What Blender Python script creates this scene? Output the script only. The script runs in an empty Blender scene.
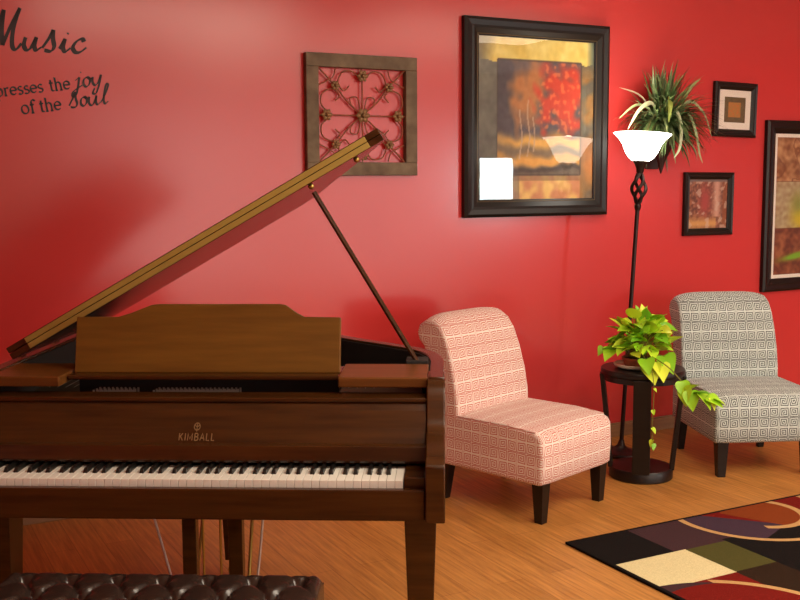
import bpy, bmesh, math, random
import numpy as np
from mathutils import Vector, Matrix, noise
random.seed(7)
PI = math.pi
sc = bpy.context.scene
C = sc.collection

# ------------------------------------------------------------------ frames of reference
PIT, ROL, FPX, CAMH = .1139, -.0058, 1037., 1.565
WA = 1.0883                       # heading of the red wall
W = Vector((math.sin(WA), math.cos(WA), 0)); N = Vector((math.cos(WA), -math.sin(WA), 0))
P0 = Vector((1.491, 6.336, 0))    # a point at the foot of the red wall
WROT = math.atan2(W.y, W.x)
def wp(s, d, z): return P0 + W*s + N*d + Vector((0, 0, z))   # along wall, out of the wall, up
FRONT_D, LEFT_S, RIGHT_S, CEIL = 6.8, -6.3, 4.78, 2.95

# ------------------------------------------------------------------ materials
def srgb(r, g, b):
    def f(c):
        c /= 255.
        return c/12.92 if c <= .04045 else ((c+.055)/1.055)**2.4
    return (f(r), f(g), f(b), 1)
MATS = {}
class NT:
    def __init__(s, name):
        s.m = bpy.data.materials.new(name); s.m.use_nodes = True
        s.t = s.m.node_tree; s.b = s.t.nodes['Principled BSDF']; s.out = s.t.nodes['Material Output']
    def n(s, typ, **kw):
        nd = s.t.nodes.new(typ)
        for k, v in kw.items(): setattr(nd, k, v)
        return nd
    def l(s, a, b): s.t.links.new(a, b)
    def math(s, op, a, b=None):
        nd = s.n('ShaderNodeMath', operation=op)
        for i, x in enumerate((a, b)):
            if x is None: continue
            if isinstance(x, (int, float)): nd.inputs[i].default_value = x
            else: s.l(x, nd.inputs[i])
        return nd.outputs[0]
    def mix(s, fac, a, b):
        nd = s.n('ShaderNodeMix', data_type='RGBA')
        if isinstance(fac, (int, float)): nd.inputs[0].default_value = fac
        else: s.l(fac, nd.inputs[0])
        for i, x in ((6, a), (7, b)):
            if isinstance(x, tuple): nd.inputs[i].default_value = x
            else: s.l(x, nd.inputs[i])
        return nd.outputs[2]
    def ramp(s, fac, stops):
        nd = s.n('ShaderNodeValToRGB'); e = nd.color_ramp.elements
        while len(e) < len(stops): e.new(.5)
        for el, (p, c) in zip(e, stops): el.position = p; el.color = c
        s.l(fac, nd.inputs[0]); return nd.outputs[0]
    def noise(s, scale, detail=3, vec=None, rough=.5):
        nd = s.n('ShaderNodeTexNoise'); nd.inputs['Scale'].default_value = scale
        nd.inputs['Detail'].default_value = detail; nd.inputs['Roughness'].default_value = rough
        if vec is not None: s.l(vec, nd.inputs['Vector'])
        return nd.outputs[0]
    def coord(s, which='Object', scale=None, rot=None):
        o = s.n('ShaderNodeTexCoord').outputs[which]
        if scale or rot:
            mp = s.n('ShaderNodeMapping'); s.l(o, mp.inputs[0])
            if scale: mp.inputs['Scale'].default_value = scale
            if rot: mp.inputs['Rotation'].default_value = rot
            o = mp.outputs[0]
        return o
    def bump(s, h, strength=.2, dist=.01):
        nd = s.n('ShaderNodeBump'); nd.inputs['Strength'].default_value = strength
        nd.inputs['Distance'].default_value = dist; s.l(h, nd.inputs['Height']); s.l(nd.outputs[0], s.b.inputs['Normal'])
    def set(s, **kw):
        for k, v in kw.items(): s.b.inputs[k.replace('_', ' ')].default_value = v
        return s

def plain(name, col, rough=.5, metal=0., spec=.5, coat=0., var=.12, scale=14):
    t = NT(name); t.set(Roughness=rough, Metallic=metal); t.b.inputs['Specular IOR Level'].default_value = spec
    t.b.inputs['Coat Weight'].default_value = coat; t.b.inputs['Coat Roughness'].default_value = .1
    f = t.noise(scale, 3, t.coord())
    dk = tuple(c*(1-var) for c in col[:3])+(1,); lt = tuple(min(1, c*(1+var)) for c in col[:3])+(1,)
    t.l(t.mix(f, dk, lt), t.b.inputs['Base Color'])
    MATS[name] = t.m; return t.m

def wood(name, dark, light, scale=(2.2, 30, 30), rough=.25, coat=.4, spec=.5):
    t = NT(name); v = t.coord('Object', scale)
    g = t.noise(1.6, 6, v, .6); w = t.noise(.8, 2, v)
    f = t.math('ADD', t.math('MULTIPLY', g, .7), t.math('MULTIPLY', w, .3))
    t.l(t.ramp(f, [(.3, dark), (.7, light)]), t.b.inputs['Base Color'])
    t.set(Roughness=rough); t.b.inputs['Coat Weight'].default_value = coat; t.b.inputs['Coat Roughness'].default_value = .12
    t.b.inputs['Specular IOR Level'].default_value = spec
    MATS[name] = t.m; return t.m

def fabric(name, thread, ground, tile=.054, rough=.9):
    t = NT(name); uv = t.n('ShaderNodeUVMap').outputs[0]
    sp = t.n('ShaderNodeSeparateXYZ'); t.l(uv, sp.inputs[0])
    def cell(x):
        a = t.math('DIVIDE', x, tile); p = t.math('PINGPONG', a, 1.0); return t.math('SUBTRACT', p, .5)
    x, y = cell(sp.outputs[0]), cell(sp.outputs[1])
    m = t.math('MAXIMUM', t.math('ABSOLUTE', x), t.math('ABSOLUTE', y))
    ang = t.math('DIVIDE', t.math('ARCTAN2', y, x), 2*PI)
    k = t.math('FRACT', t.math('SUBTRACT', t.math('MULTIPLY', m, 5.6), ang))
    line = t.math('GREATER_THAN', k, .52)
    f = t.math('MULTIPLY', line, t.math('LESS_THAN', m, .486))
    nz = t.noise(240, 2, t.coord())
    g2 = tuple(c*.8 for c in ground[:3])+(1,)
    t.l(t.mix(f, t.mix(nz, g2, ground), thread), t.b.inputs['Base Color'])
    t.set(Roughness=rough); t.b.inputs['Sheen Weight'].default_value = .15
    t.bump(t.math('ADD', nz, t.math('MULTIPLY', f, .5)), .25, .002)
    MATS[name] = t.m; return t.m

def emit(name, col, strength):
    t = NT(name); t.set(Roughness=.5); t.b.inputs['Base Color'].default_value = col
    t.b.inputs['Emission Color'].default_value = col; t.b.inputs['Emission Strength'].default_value = strength
    MATS[name] = t.m; return t.m

def vcol(name, rough=.7):
    t = NT(name); a = t.n('ShaderNodeVertexColor', layer_name='Col'); t.l(a.outputs[0], t.b.inputs['Base Color'])
    t.set(Roughness=rough); MATS[name] = t.m; return t.m

# glossy red wall paint
t = NT('red_paint')
f = t.noise(1.2, 2, t.coord()); t.l(t.mix(f, (.55, .040, .040, 1), (.60, .046, .045, 1)), t.b.inputs['Base Color'])
t.set(Roughness=.215); t.b.inputs['Specular IOR Level'].default_value = .62
t.bump(t.noise(90, 2, t.coord()), .03, .002)
MATS['red_paint'] = t.m
plain('white_paint', (.86, .85, .82, 1), .6, var=.02)
plain('ceiling_paint', (.82, .80, .76, 1), .8, var=.03)
# laminate planks, running square to the red wall
t = NT('laminate')
v = t.coord('Object', None, (0, 0, 0))
br = t.n('ShaderNodeTexBrick'); t.l(v, br.inputs['Vector'])
br.offset = .37; br.inputs['Scale'].default_value = 1; br.inputs['Brick Width'].default_value = 1.2; br.inputs['Row Height'].default_value = .125
br.inputs['Mortar Size'].default_value = .0012; br.inputs['Color1'].default_value = (.54, .255, .066, 1); br.inputs['Color2'].default_value = (.45, .205, .049, 1)
br.inputs['Mortar'].default_value = (.28, .115, .027, 1); br.inputs['Bias'].default_value = -.2
g = t.noise(3, 6, t.coord('Object', (1.2, 22, 1)), .65)
gr = t.ramp(g, [(.3, (.62, .56, .50, 1)), (.7, (1.2, 1.18, 1.12, 1))])
mm = t.n('ShaderNodeMix', data_type='RGBA', blend_type='MULTIPLY'); mm.inputs[0].default_value = 1
t.l(br.outputs[0], mm.inputs[6]); t.l(gr, mm.inputs[7]); t.l(mm.outputs[2], t.b.inputs['Base Color'])
t.set(Roughness=.42); t.b.inputs['Specular IOR Level'].default_value = .3; MATS['laminate'] = t.m

wood('piano_wood', (.028, .0085, .0016, 1), (.062, .0205, .0038, 1), coat=.12, spec=.35)
wood('lit_panel_wood', (.085, .028, .005, 1), (.15, .052, .010, 1), rough=.35, coat=.05, spec=.3)  # piano wood lightened and reddened, light on the side panels put into the colour
wood('desk_wood', (.110, .045, .006, 1), (.170, .075, .010, 1), scale=(2.5, 26, 26), rough=.4, coat=.0, spec=.3)
wood('trim_wood', (.22, .12, .055, 1), (.33, .19, .09, 1), rough=.4, coat=.1)
wood('espresso_wood', (.006, .0035, .003, 1), (.013, .008, .006, 1), rough=.38, coat=.05, spec=.35)
wood('weathered_wood', (.085, .058, .034, 1), (.215, .165, .10, 1), scale=(8, 8, 8), rough=.75, coat=0)
plain('felt_and_shade_black', (.012, .008, .006, 1), .8)  # also carries the shade inside the piano as black colour
plain('black_lacquer', (.009, .007, .006, 1), .35, spec=.3)
plain('black_key_mat', (.010, .009, .008, 1), .28)
plain('ivory', (.83, .81, .73, 1), .25, var=.02)
plain('brass', (.50, .36, .10, 1), .38, 1., var=.15)
plain('hinge_brass', (.38, .27, .06, 1), .55, .25, var=.12)
plain('old_brass', (.34, .25, .12, 1), .4, .8)
plain('bronze_plate', (.030, .018, .007, 1), .6, .3)
plain('steel', (.55, .53, .50, 1), .35, .9)
plain('leather', (.030, .017, .013, 1), .26, spec=.6, var=.2, scale=60)
fabric('red_key_fabric', (.56, .16, .12, 1), (.95, .86, .77, 1))
fabric('grey_key_fabric', (.055, .064, .062, 1), (.68, .76, .71, 1))
plain('lamp_metal', (.022, .011, .009, 1), .4, .5)
t = NT('alabaster_glass'); t.b.inputs['Base Color'].default_value = (.95, .90, .82, 1); t.set(Roughness=.3)
t.b.inputs['Emission Color'].default_value = (1, .93, .80, 1); t.b.inputs['Emission Strength'].default_value = 10.
MATS['alabaster_glass'] = t.m
plain('ceramic', (.70, .62, .50, 1), .35, var=.05)
plain('terracotta', (.30, .075, .03, 1), .7)
plain('soil', (.03, .018, .01, 1), .95)
plain('scroll_iron', (.30, .095, .050, 1), .6, .3, var=.4, scale=50)
plain('rosette_bronze', (.24, .14, .06, 1), .5, .5, var=.5, scale=60)
plain('bracket_metal', (.030, .012, .010, 1), .5, .3)
plain('cord_white', (.75, .70, .64, 1), .5)
plain('cord_black', (.02, .015, .012, 1), .5)
plain('vinyl', (.022, .008, .008, 1), .55)
plain('mat_board', (.80, .77, .68, 1), .8, var=.03)
plain('frame_gilt', (.16, .12, .055, 1), .4, .5)
vcol('art_paint', .6)
t = NT('leaf_lime'); a = t.n('ShaderNodeVertexColor', layer_name='Col'); t.l(a.outputs[0], t.b.inputs['Base Color'])
t.set(Roughness=.4); t.b.inputs['Subsurface Weight'].default_value = .0; MATS['leaf'] = t.m
# picture glass
t = NT('picture_glass'); tr = t.n('ShaderNodeBsdfTransparent'); gl = t.n('ShaderNodeBsdfGlossy'); gl.inputs['Roughness'].default_value = .012
fr = t.n('ShaderNodeFresnel'); fr.inputs[0].default_value = 1.48; ms = t.n('ShaderNodeMixShader')
ge = t.n('ShaderNodeNewGeometry'); t.l(t.math('MULTIPLY', fr.outputs[0], t.math('SUBTRACT', 1.0, ge.outputs['Backfacing'])), ms.inputs[0]); t.l(tr.outputs[0], ms.inputs[1]); t.l(gl.outputs[0], ms.inputs[2]); t.l(ms.outputs[0], t.out.inputs[0])
MATS['picture_glass'] = t.m
emit('shade_daylight', (1, .96, .93, 1), 2.2)
# bright view through the clear pane
t = NT('sky_pane'); t.set(Roughness=.1)
sx = t.n('ShaderNodeSeparateXYZ'); t.l(t.coord('Object'), sx.inputs[0])
t.b.inputs['Emission Color'].default_value = (.80, .97, 1, 1); t.b.inputs['Emission Strength'].default_value = 40.; MATS['sky_pane'] = t.m
emit('ceiling_diffuser', (1, .86, .66, 1), 9.)

# ------------------------------------------------------------------ mesh helpers
class MB:
    def __init__(s): s.bm = bmesh.new()
    def _x(s, vs, M):
        if M is not None:
            for v in vs: v.co = M @ v.co
    def box(s, x0, x1, y0, y1, z0, z1, M=None):
        vs = [s.bm.verts.new((x, y, z)) for x in (x0, x1) for y in (y0, y1) for z in (z0, z1)]
        for f in ((0, 1, 3, 2), (4, 6, 7, 5), (0, 4, 5, 1), (2, 3, 7, 6), (0, 2, 6, 4), (1, 5, 7, 3)): s.bm.faces.new([vs[i] for i in f])
        s._x(vs, M); return s
    def loft(s, rings, cap=True, close=True):
        R = [[s.bm.verts.new(p) for p in r] for r in rings]
        n = len(R[0])
        for a, b in zip(R, R[1:]):
            for i in range(n if close else n-1):
                j = (i+1) % n
                s.bm.faces.new((a[i], a[j], b[j], b[i]))
        if cap:
            s.bm.faces.new(R[0][::-1]); s.bm.faces.new(R[-1])
        return s
    def prism(s, poly, a, b, axis='x', M=None):
        def P(p, t):
            if axis == 'x': return Vector((t, p[0], p[1]))
            if axis == 'y': return Vector((p[0], t, p[1]))
            return Vector((p[0], p[1], t))
        r = [[P(p, t) for p in poly] for t in (a, b)]
        if M is not None: r = [[M @ v for v in q] for q in r]
        return s.loft(r)
    def lathe(s, prof, n=32, M=None, cap=True):
        rings = []
        for r, z in prof:
            q = [Vector((r*math.cos(2*PI*i/n), r*math.sin(2*PI*i/n), z)) for i in range(n)]
            rings.append([M @ v for v in q] if M is not None else q)
        return s.loft(rings, cap)
    def taper(s, x, y, z0, z1, a0, b0, a1, b1):   # box leg, half sizes at z0 and z1
        def r(a, b, z): return [Vector((x-a, y-b, z)), Vector((x+a, y-b, z)), Vector((x+a, y+b, z)), Vector((x-a, y+b, z))]
        return s.loft([r(a0, b0, z0), r(a1, b1, z1)])
    def tube(s, pts, r, n=8, cap=True):
        pts = [Vector(p) for p in pts]; rings = []
        up = Vector((0, 0, 1))
        prev = None
        for i, p in enumerate(pts):
            tg = (pts[min(i+1, len(pts)-1)]-pts[max(i-1, 0)]).normalized()
            if prev is None:
                a = tg.cross(up if abs(tg.z) < .9 else Vector((1, 0, 0))).normalized()
            else:
                a = (prev - tg*prev.dot(tg)).normalized()
            prev = a; b = tg.cross(a)
            rr = r[i] if isinstance(r, (list, tuple)) else r
            rings.append([p + (a*math.cos(2*PI*k/n)+b*math.sin(2*PI*k/n))*rr for k in range(n)])
        return s.loft(rings, cap)
    def sphere(s, c, r, sc3=(1, 1, 1), seg=12):
        prof = [(max(1e-4, r*math.sin(PI*i/8)), -r*math.cos(PI*i/8)) for i in range(9)]
        M = Matrix.Translation(Vector(c)) @ Matrix.Diagonal((*sc3, 1))
        return s.lathe(prof, seg, M)
    def build(s, name, mat, parent=None, bevel=0, seg=2, smooth=False, loc=None, uv=False, col=None):
        bmesh.ops.recalc_face_normals(s.bm, faces=s.bm.faces)
        me = bpy.data.meshes.new(name); s.bm.to_mesh(me); s.bm.free()
        return link(name, me, mat, parent, bevel, seg, smooth, loc, uv)
def link(name, me, mat, parent=None, bevel=0, seg=2, smooth=False, loc=None, uv=False):
    o = bpy.data.objects.new(name, me); C.objects.link(o)
    for m in (mat if isinstance(mat, (list, tuple)) else [mat]): me.materials.append(MATS[m])
    if parent is not None: o.parent = parent
    if loc is not None: o.location = loc
    if bevel:
        b = o.modifiers.new('edge', 'BEVEL'); b.width = bevel; b.segments = seg; b.limit_method = 'ANGLE'; b.angle_limit = math.radians(40)
    if smooth: shade(o)
    if uv: boxuv(me)
    return o
def shade(o, ang=40):
    me = o.data
    me.polygons.foreach_set('use_smooth', [True]*len(me.polygons))
    try: me.set_sharp_from_angle(angle=math.radians(ang))
    except Exception: pass
def boxuv(me):
    L = me.uv_layers.new(name='UVMap')
    for p in me.polygons:
        nn = p.normal; k = max(range(3), key=lambda i: abs(nn[i]))
        for li in p.loop_indices:
            c = me.vertices[me.loops[li].vertex_index].co
            L.data[li].uv = ((c.y, c.z), (c.x, c.z), (c.x, c.y))[k]
def thing(name, label, cat, loc=(0, 0, 0), rz=0, group=None):
    o = bpy.data.objects.new(name, None); C.objects.link(o); o.location = loc; o.rotation_euler = (0, 0, rz)
    return tag(o, label, cat, group)
def tag(o, label, cat, group=None, kind=None):
    o['label'] = label; o['category'] = cat
    if group: o['group'] = group
    if kind: o['kind'] = kind
    return o
def struct(o): o['kind'] = 'structure'; return o
def smoothpts(pts, n=6, closed=False):
    P = [Vector(p) for p in pts]; out = []
    m = len(P)
    for i in range(m if closed else m-1):
        if closed: a, b, c, d = P[(i-1) % m], P[i], P[(i+1) % m], P[(i+2) % m]
        else: a, b, c, d = P[max(i-1, 0)], P[i], P[i+1], P[min(i+2, m-1)]
        for k in range(n):
            t = k/n
            out.append(.5*((2*b)+(c-a)*t+(2*a-5*b+4*c-d)*t*t+(3*b-a-3*c+d)*t**3))
    if not closed: out.append(P[-1])
    return out

# ------------------------------------------------------------------ camera
cam = bpy.data.cameras.new('camera'); co = bpy.data.objects.new('camera', cam); C.objects.link(co)
cp, sp_ = math.cos(PIT), math.sin(PIT)
F = Vector((0, cp, -sp_)); U = Vector((0, sp_, cp)); X = Vector((1, 0, 0))
cr, sr = math.cos(ROL), math.sin(ROL)
cx, cy = cr*X+sr*U, -sr*X+cr*U
co.matrix_world = Matrix.Translation((0, 0, CAMH)) @ Matrix((cx, cy, -F)).transposed().to_4x4()
cam.sensor_width = 36; cam.lens = 36*FPX/800; cam.clip_start = .05
sc.camera = co
sc.view_settings.view_transform = 'Standard'; sc.view_settings.look = 'None'
sc.view_settings.exposure = 0; sc.view_settings.gamma = 1

# ------------------------------------------------------------------ room shell, built in wall axes (x along red wall, y away from viewer)
def wallobj(mb, name, mat, **k):
    o = mb.build(name, mat, **k); o.location = P0; o.rotation_euler = (0, 0, WROT); return o
S0, S1, D1 = LEFT_S, RIGHT_S, FRONT_D
fl = MB().box(S0-.1, S1+.1, -D1-.1, .1, -.06, 0)
# floor: object axes turned so plank length runs square to the red wall
o = fl.build('floor', 'laminate'); struct(o)
rotm = Matrix.Rotation(-PI/2, 4, 'Z'); o.data.transform(rotm)
o.location = P0; o.rotation_euler = (0, 0, WROT+PI/2)
struct(wallobj(MB().box(S0-.1, S1+.1, 0, .1, 0, CEIL), 'wall_back', 'red_paint'))
struct(wallobj(MB().box(S0-.1, S0, -D1, 0, 0, CEIL), 'wall_left', 'red_paint'))
struct(wallobj(MB().box(S1, S1+.1, -D1, 0, 0, CEIL), 'wall_right', 'red_paint'))
struct(wallobj(MB().box(S0-.1, S1+.1, -D1-.1, .1, CEIL, CEIL+.06), 'ceiling', 'ceiling_paint'))
# wall behind the viewer, with openings for its windows
WIN = [(-2.1, .25, .2, 2.45), (.35, 2.85, .2, 2.45), (3.04, 3.64, 1.22, 1.90)]
m = MB(); edge = S0-.1
for (a, b, z0, z1) in WIN:
    m.box(edge, a, -D1-.1, -D1, 0, CEIL); m.box(a, b, -D1-.1, -D1, 0, z0); m.box(a, b, -D1-.1, -D1, z1, CEIL); edge = b
m.box(edge, S1+.1, -D1-.1, -D1, 0, CEIL)
struct(wallobj(m, 'wall_front', 'white_paint'))
for i, (a, b, z0, z1) in enumerate(WIN):
    r = bpy.data.objects.new('window_%d' % (i+1), None); C.objects.link(r); r.location = P0; r.rotation_euler = (0, 0, WROT); struct(r)
    m = MB(); e = .035
    for q in ((a, a+e, z0, z1), (b-e, b, z0, z1), (a+e, b-e, z0, z0+e), (a+e, b-e, z1-e, z1)): m.box(q[0], q[1], -D1-.07, -D1-.03, q[2], q[3])
    m.build('window_frame', 'white_paint', r)
    MB().box(a+e, b-e, -D1-.055, -D1-.05, z0+e, z1-e).build('window_pane', 'sky_pane' if i == 2 else 'shade_daylight', r)
m = MB().box(S0, S1, -.016, 0, 0, .075).box(S0, S1, -.011, 0, .075, .085)
struct(wallobj(m, 'baseboard_back', 'trim_wood', bevel=.003))

# ------------------------------------------------------------------ grand piano
PA = .0439
pz = thing('grand_piano', 'brown walnut baby grand piano with its lid propped open', 'piano', (-.602, 2.900, 0), -PA)
outer = [(-.725, .20), (-.725, 1.20), (-.71, 1.30), (-.66, 1.365), (-.58, 1.385), (-.15, 1.385), (.0, 1.385), (.10, 1.35), (.19, 1.26), (.30, 1.10), (.42, .97), (.55, .85), (.655, .74), (.71, .62), (.725, .50), (.725, .20)]
outer = [Vector((a, b, 0)) for a, b in outer]
core = smoothpts(outer[1:-1], 4); outer = [outer[0]]+core+[outer[-1]]
def offset(poly, d):
    r = []
    for i, p in enumerate(poly):
        tg = (poly[min(i+1, len(poly)-1)]-poly[max(i-1, 0)]).normalized()
        r.append(p + Vector((tg.y, -tg.x, 0))*d)
    return r
inner = offset(outer, .045); inner2 = offset(outer, .052)
def strip(a, b, z0, z1):
    return MB().loft([[p+Vector((0, 0, z0)), p+Vector((0, 0, z1)), q+Vector((0, 0, z1)), q+Vector((0, 0, z0))] for p, q in zip(a, b)])
strip(outer, inner, .655, .980).build('rim', 'piano_wood', pz, bevel=.004, smooth=True)
strip(inner, inner2, .70, .972).build('rim_shade_strip', 'felt_and_shade_black', pz)  # added dark strip, the lid's shade on the inner rim put into its colour
def fill(poly, z0, z1): return MB().loft([[p+Vector((0, 0, z0)) for p in poly], [p+Vector((0, 0, z1)) for p in poly]])
fill(inner2, .70, .72).build('soundboard', 'desk_wood', pz)
fill(offset(outer, .07), .86, .872).build('plate', 'bronze_plate', pz)
m = MB()
for i in range(40):
    x = -.60+i*.028
    ymax = 1.25 if x < .05 else 1.2-(x-.05)*.95
    m.box(x, x+.0012, .50, ymax, .885, .8862)
o = m.build('strings', 'steel', pz); o['kind'] = 'stuff'
# keybed, slip, cheeks
MB().box(-.672, .672, -.062, .20, .630, .700).build('keybed', 'piano_wood', pz)
MB().box(-.672, .672, -.088, -.062, .628, .716).build('key_slip', 'piano_wood', pz, bevel=.004)
cheek = [(-.105, .628), (-.105, .786), (-.098, .794), (0, .824), (.06, .832), (.10, .845), (.125, .875), (.14, .915), (.158, .950), (.185, .970), (.23, .979), (.30, .980), (.30, .628)]
for s in (-1, 1):
    a, b = sorted((s*.673, s*.728))
    MB().prism(cheek, a, b, 'x').build('cheek', 'piano_wood', pz, bevel=.004, smooth=True)
    a, b = sorted((s*.613, s*.672))
    MB().box(a, b, -.058, .09, .700, .744).build('key_block', 'piano_wood', pz, bevel=.003)
# keyboard
kb = MB().box(-.613, .613, -.050, .085, .700, .712).build('keyboard', 'felt_and_shade_black', pz)
m = MB().box(-.0113, .0113, -.056, .094, .712, .735); wk = None
bk = None
wkm = m.build('white_key', 'ivory', kb, bevel=.0012)
m = MB(); m.loft([[Vector((-.0068, 0, .734)), Vector((.0068, 0, .734)), Vector((.0068, .094, .734)), Vector((-.0068, .094, .734))],
                  [Vector((-.0048, .010, .748)), Vector((.0048, .010, .748)), Vector((.0048, .094, .748)), Vector((-.0048, .094, .748))]])
bkm = m.build('black_key', 'black_key_mat', kb, bevel=.001)
for i in range(52):
    k = wkm if i == 0 else wkm.copy()
    if i: C.objects.link(k); k.parent = kb
    k.location = ((i-25.5)*.0235, 0, 0)
off = {0: .003, 2: -.003, 3: .003, 5: -.004, 6: 0}   # after A, C, D, F, G
first = True
for i in range(51):
    n7 = i % 7
    if n7 in off:
        k = bkm if first else bkm.copy()
        if not first: C.objects.link(k); k.parent = kb
        first = False
        k.location = ((i-25.0+.0)*.0235+off[n7], 0, 0)
# fallboard with lettering
fb = [(.066, .750), (.060, .758), (.066, .800), (.084, .805), (.112, .845), (.140, .890), (.158, .912), (.185, .914), (.185, .750)]
fbo = MB().prism(fb, -.672, .672, 'x').build('fallboard', 'piano_wood', pz, bevel=.002)

def ribbon(mb, pts, width, M, thick=.0015, cal=None):
    """stroke -> thin raised ribbon; pts 2D in glyph units mapped by M (glyph x, y -> object)"""
    n = len(pts); rings = []
    for i, p in enumerate(pts):
        a = pts[max(i-1, 0)]; b = pts[min(i+1, n-1)]
        tg = Vector((b[0]-a[0], b[1]-a[1]));
        if tg.length < 1e-9: tg = Vector((1, 0))
        tg.normalize(); w = width
        if cal is not None:
            ang = math.atan2(tg.y, tg.x); w = width*(cal+(1-cal)*abs(math.sin(ang-math.radians(35))))
        nx, ny = -tg.y*w/2, tg.x*w/2
        q = [(p[0]+nx, p[1]+ny), (p[0]-nx, p[1]-ny)]
        rings.append([M @ Vector((q[0][0], q[0][1], 0)), M @ Vector((q[1][0], q[1][1], 0)),
                      M @ Vector((q[1][0], q[1][1], 1)), M @ Vector((q[0][0], q[0][1], 1))])
    mb.loft(rings)
def arc(cx_, cy_, rx, ry, a0, a1, n=14):
    return [(cx_+rx*math.cos(math.radians(a0+(a1-a0)*i/n)), cy_+ry*math.sin(math.radians(a0+(a1-a0)*i/n))) for i in range(n+1)]
CAPS = {'K': ([[(.08, 0), (.08, 1)], [(.62, 1), (.1, .45)], [(.25, .58), (.66, 0)]], .72), 'I': ([[(.1, 0), (.1, 1)]], .2),
        'M': ([[(.08, 0), (.08, 1), (.45, .2), (.82, 1), (.82, 0)]], .92), 'B': ([[(.08, 0), (.08, 1)], [(.08, 1), (.35, 1)]+arc(.35, .76, .24, .24, 90, -90)+[(.08, .52)], [(.35, .52)]+arc(.35, .26, .28, .26, 90, -90)+[(.08, 0)]], .72),
        'A': ([[(0, 0), (.36, 1), (.72, 0)], [(.13, .33), (.59, .33)]], .74), 'L': ([[(.08, 1), (.08, 0), (.55, 0)]], .6)}
m = MB(); x = 0; H = .022; tot = sum(CAPS[c][1] for c in 'KIMBALL')+6*.26
ang = math.atan2(.845-.805, .112-.084)
ex_, ey_, ez_ = Vector((1, 0, 0)), Vector((0, math.cos(ang), math.sin(ang))), Vector((0, -math.sin(ang), math.cos(ang)))
for c in 'KIMBALL':
    st, adv = CAPS[c]
    for s in st:
        org = Vector((-.004, .0875, .8105))
        M = Matrix.Translation(org) @ Matrix(((1, 0, 0, 0), (0, ey_.y, ez_.y, 0), (0, ey_.z, ez_.z, 0), (0, 0, 0, 1))) @ Matrix.Diagonal((H*.8, H, .0012, 1))
        ribbon(m, [(p[0]+x-tot/2, p[1]) for p in s], .15, M)
    x += adv+.26
m.build('maker_lettering', 'old_brass', fbo)
m = MB(); Mo = Matrix.Translation(Vector((-.006, .1115, .8450)))@ Matrix(((1, 0, 0, 0), (0, ey_.y, ez_.y, 0), (0, ey_.z, ez_.z, 0), (0, 0, 0, 1))) @ Matrix.Diagonal((.011, .014, .0012, 1))
ribbon(m, arc(0, .1, .8, .8, 0, 360, 20), .22, Mo); ribbon(m, [(0, -1), (0, 1)], .2, Mo); ribbon(m, arc(0, .9, .7, .8, 200, 340, 10), .2, Mo)
m.build('maker_emblem', 'old_brass', fbo)
# ledge, pins, shelf, side panels, desk
MB().box(-.672, .672, .150, .235, .912, .926).build('name_ledge', 'piano_wood', pz, bevel=.004)
MB().box(-.672, .672, .235, .36, .890, .900).build('pin_block', 'felt_and_shade_black', pz)  # blackened, shade of the recess put into its colour
m = MB()
for i in range(66):
    x = -.38+i*.0135
    if x < -.37 or -.24 < x < -.19 or x > .085: continue
    for j in range(3): m.box(x+j*.003, x+j*.003+.005, .255+j*.022, .260+j*.022, .899, .926)
o = m.build('tuning_pins', 'steel', pz); o['kind'] = 'stuff'
MB().box(-.450, .402, .265, .44, .956, .970).build('desk_shelf', 'piano_wood', pz, bevel=.004)
MB().box(-.44, .392, .345, .43, .900, .956).build('gap_shade_block', 'felt_and_shade_black', pz)  # added dark block, hides the strings and stands in for shade under the shelf
for (a, b) in ((-.678, -.452), (.404, .676)):
    MB().box(a, b, .205, .445, .946, .977).build('side_panel', 'lit_panel_wood', pz, bevel=.004)
desk = [(-.444, 0), (-.444, .178), (-.31, .178), (-.27, .190), (-.205, .216), (-.18, .219), (.205, .219), (.225, .216), (.262, .190), (.285, .178), (.400, .176), (.400, 0)]
Md = Matrix.Translation((0, .315, .970)) @ Matrix.Rotation(math.radians(-14), 4, 'X')
MB().prism(desk, 0, .018, 'y', Md).build('music_desk', 'desk_wood', pz, bevel=.003)
MB().box(-.40, .36, .36, .378, .972, 1.10, None).build('desk_support', 'piano_wood', pz)
# lid: hinged on the left, raised
LA = math.radians(29.9)
lid_out = [(0, .452), (0, 1.26), (.02, 1.33), (.07, 1.38), (.15, 1.40), (.80, 1.405), (.90, 1.41), (.97, 1.405), (1.03, 1.36), (1.10, 1.22), (1.17, 1.06), (1.25, .90), (1.33, .73), (1.385, .60), (1.42, .52), (1.425, .452)]
Ml = Matrix.Translation((-.700, 0, .987)) @ Matrix.Rotation(-LA, 4, 'Y')
lid = MB().prism(lid_out, 0, .021, 'z', Ml).build('lid', 'piano_wood', pz, bevel=.002)
MB().prism([(0.0, .452), (0.0, .86), (1.425, .86), (1.425, .452)], .0225, .043, 'z', Ml).build('lid_flap', 'piano_wood', pz, bevel=.003)
MB().box(.075, 1.375, .4450, .4530, .0015, .0200, Ml).box(.075, 1.375, .4450, .4530, .0222, .0400, Ml).build('piano_hinge', 'hinge_brass', pz, bevel=.001)
for q, y in ((1.315, .48), (1.145, .48)): MB().sphere(Ml @ Vector((q, y, -.008)), .010).build('lid_bumper', 'brass', pz, smooth=True)
top = Ml @ Vector((1.14, .50, 0))
MB().tube([(.640, .48, .972), top.lerp(Vector((.640, .48, .972)), .04)], .0085, 8).build('prop_stick', 'piano_wood', pz, smooth=True)
MB().box(.600, .672, .46, .54, .955, .985).build('prop_block', 'felt_and_shade_black', pz, bevel=.003)
for s in (.03, .55, 1.1):
    MB().tube([(-.728, .55+s*.6, .986), (-.728, .60+s*.6, .986)], .008, 8).build('lid_hinge', 'brass', pz)
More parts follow.
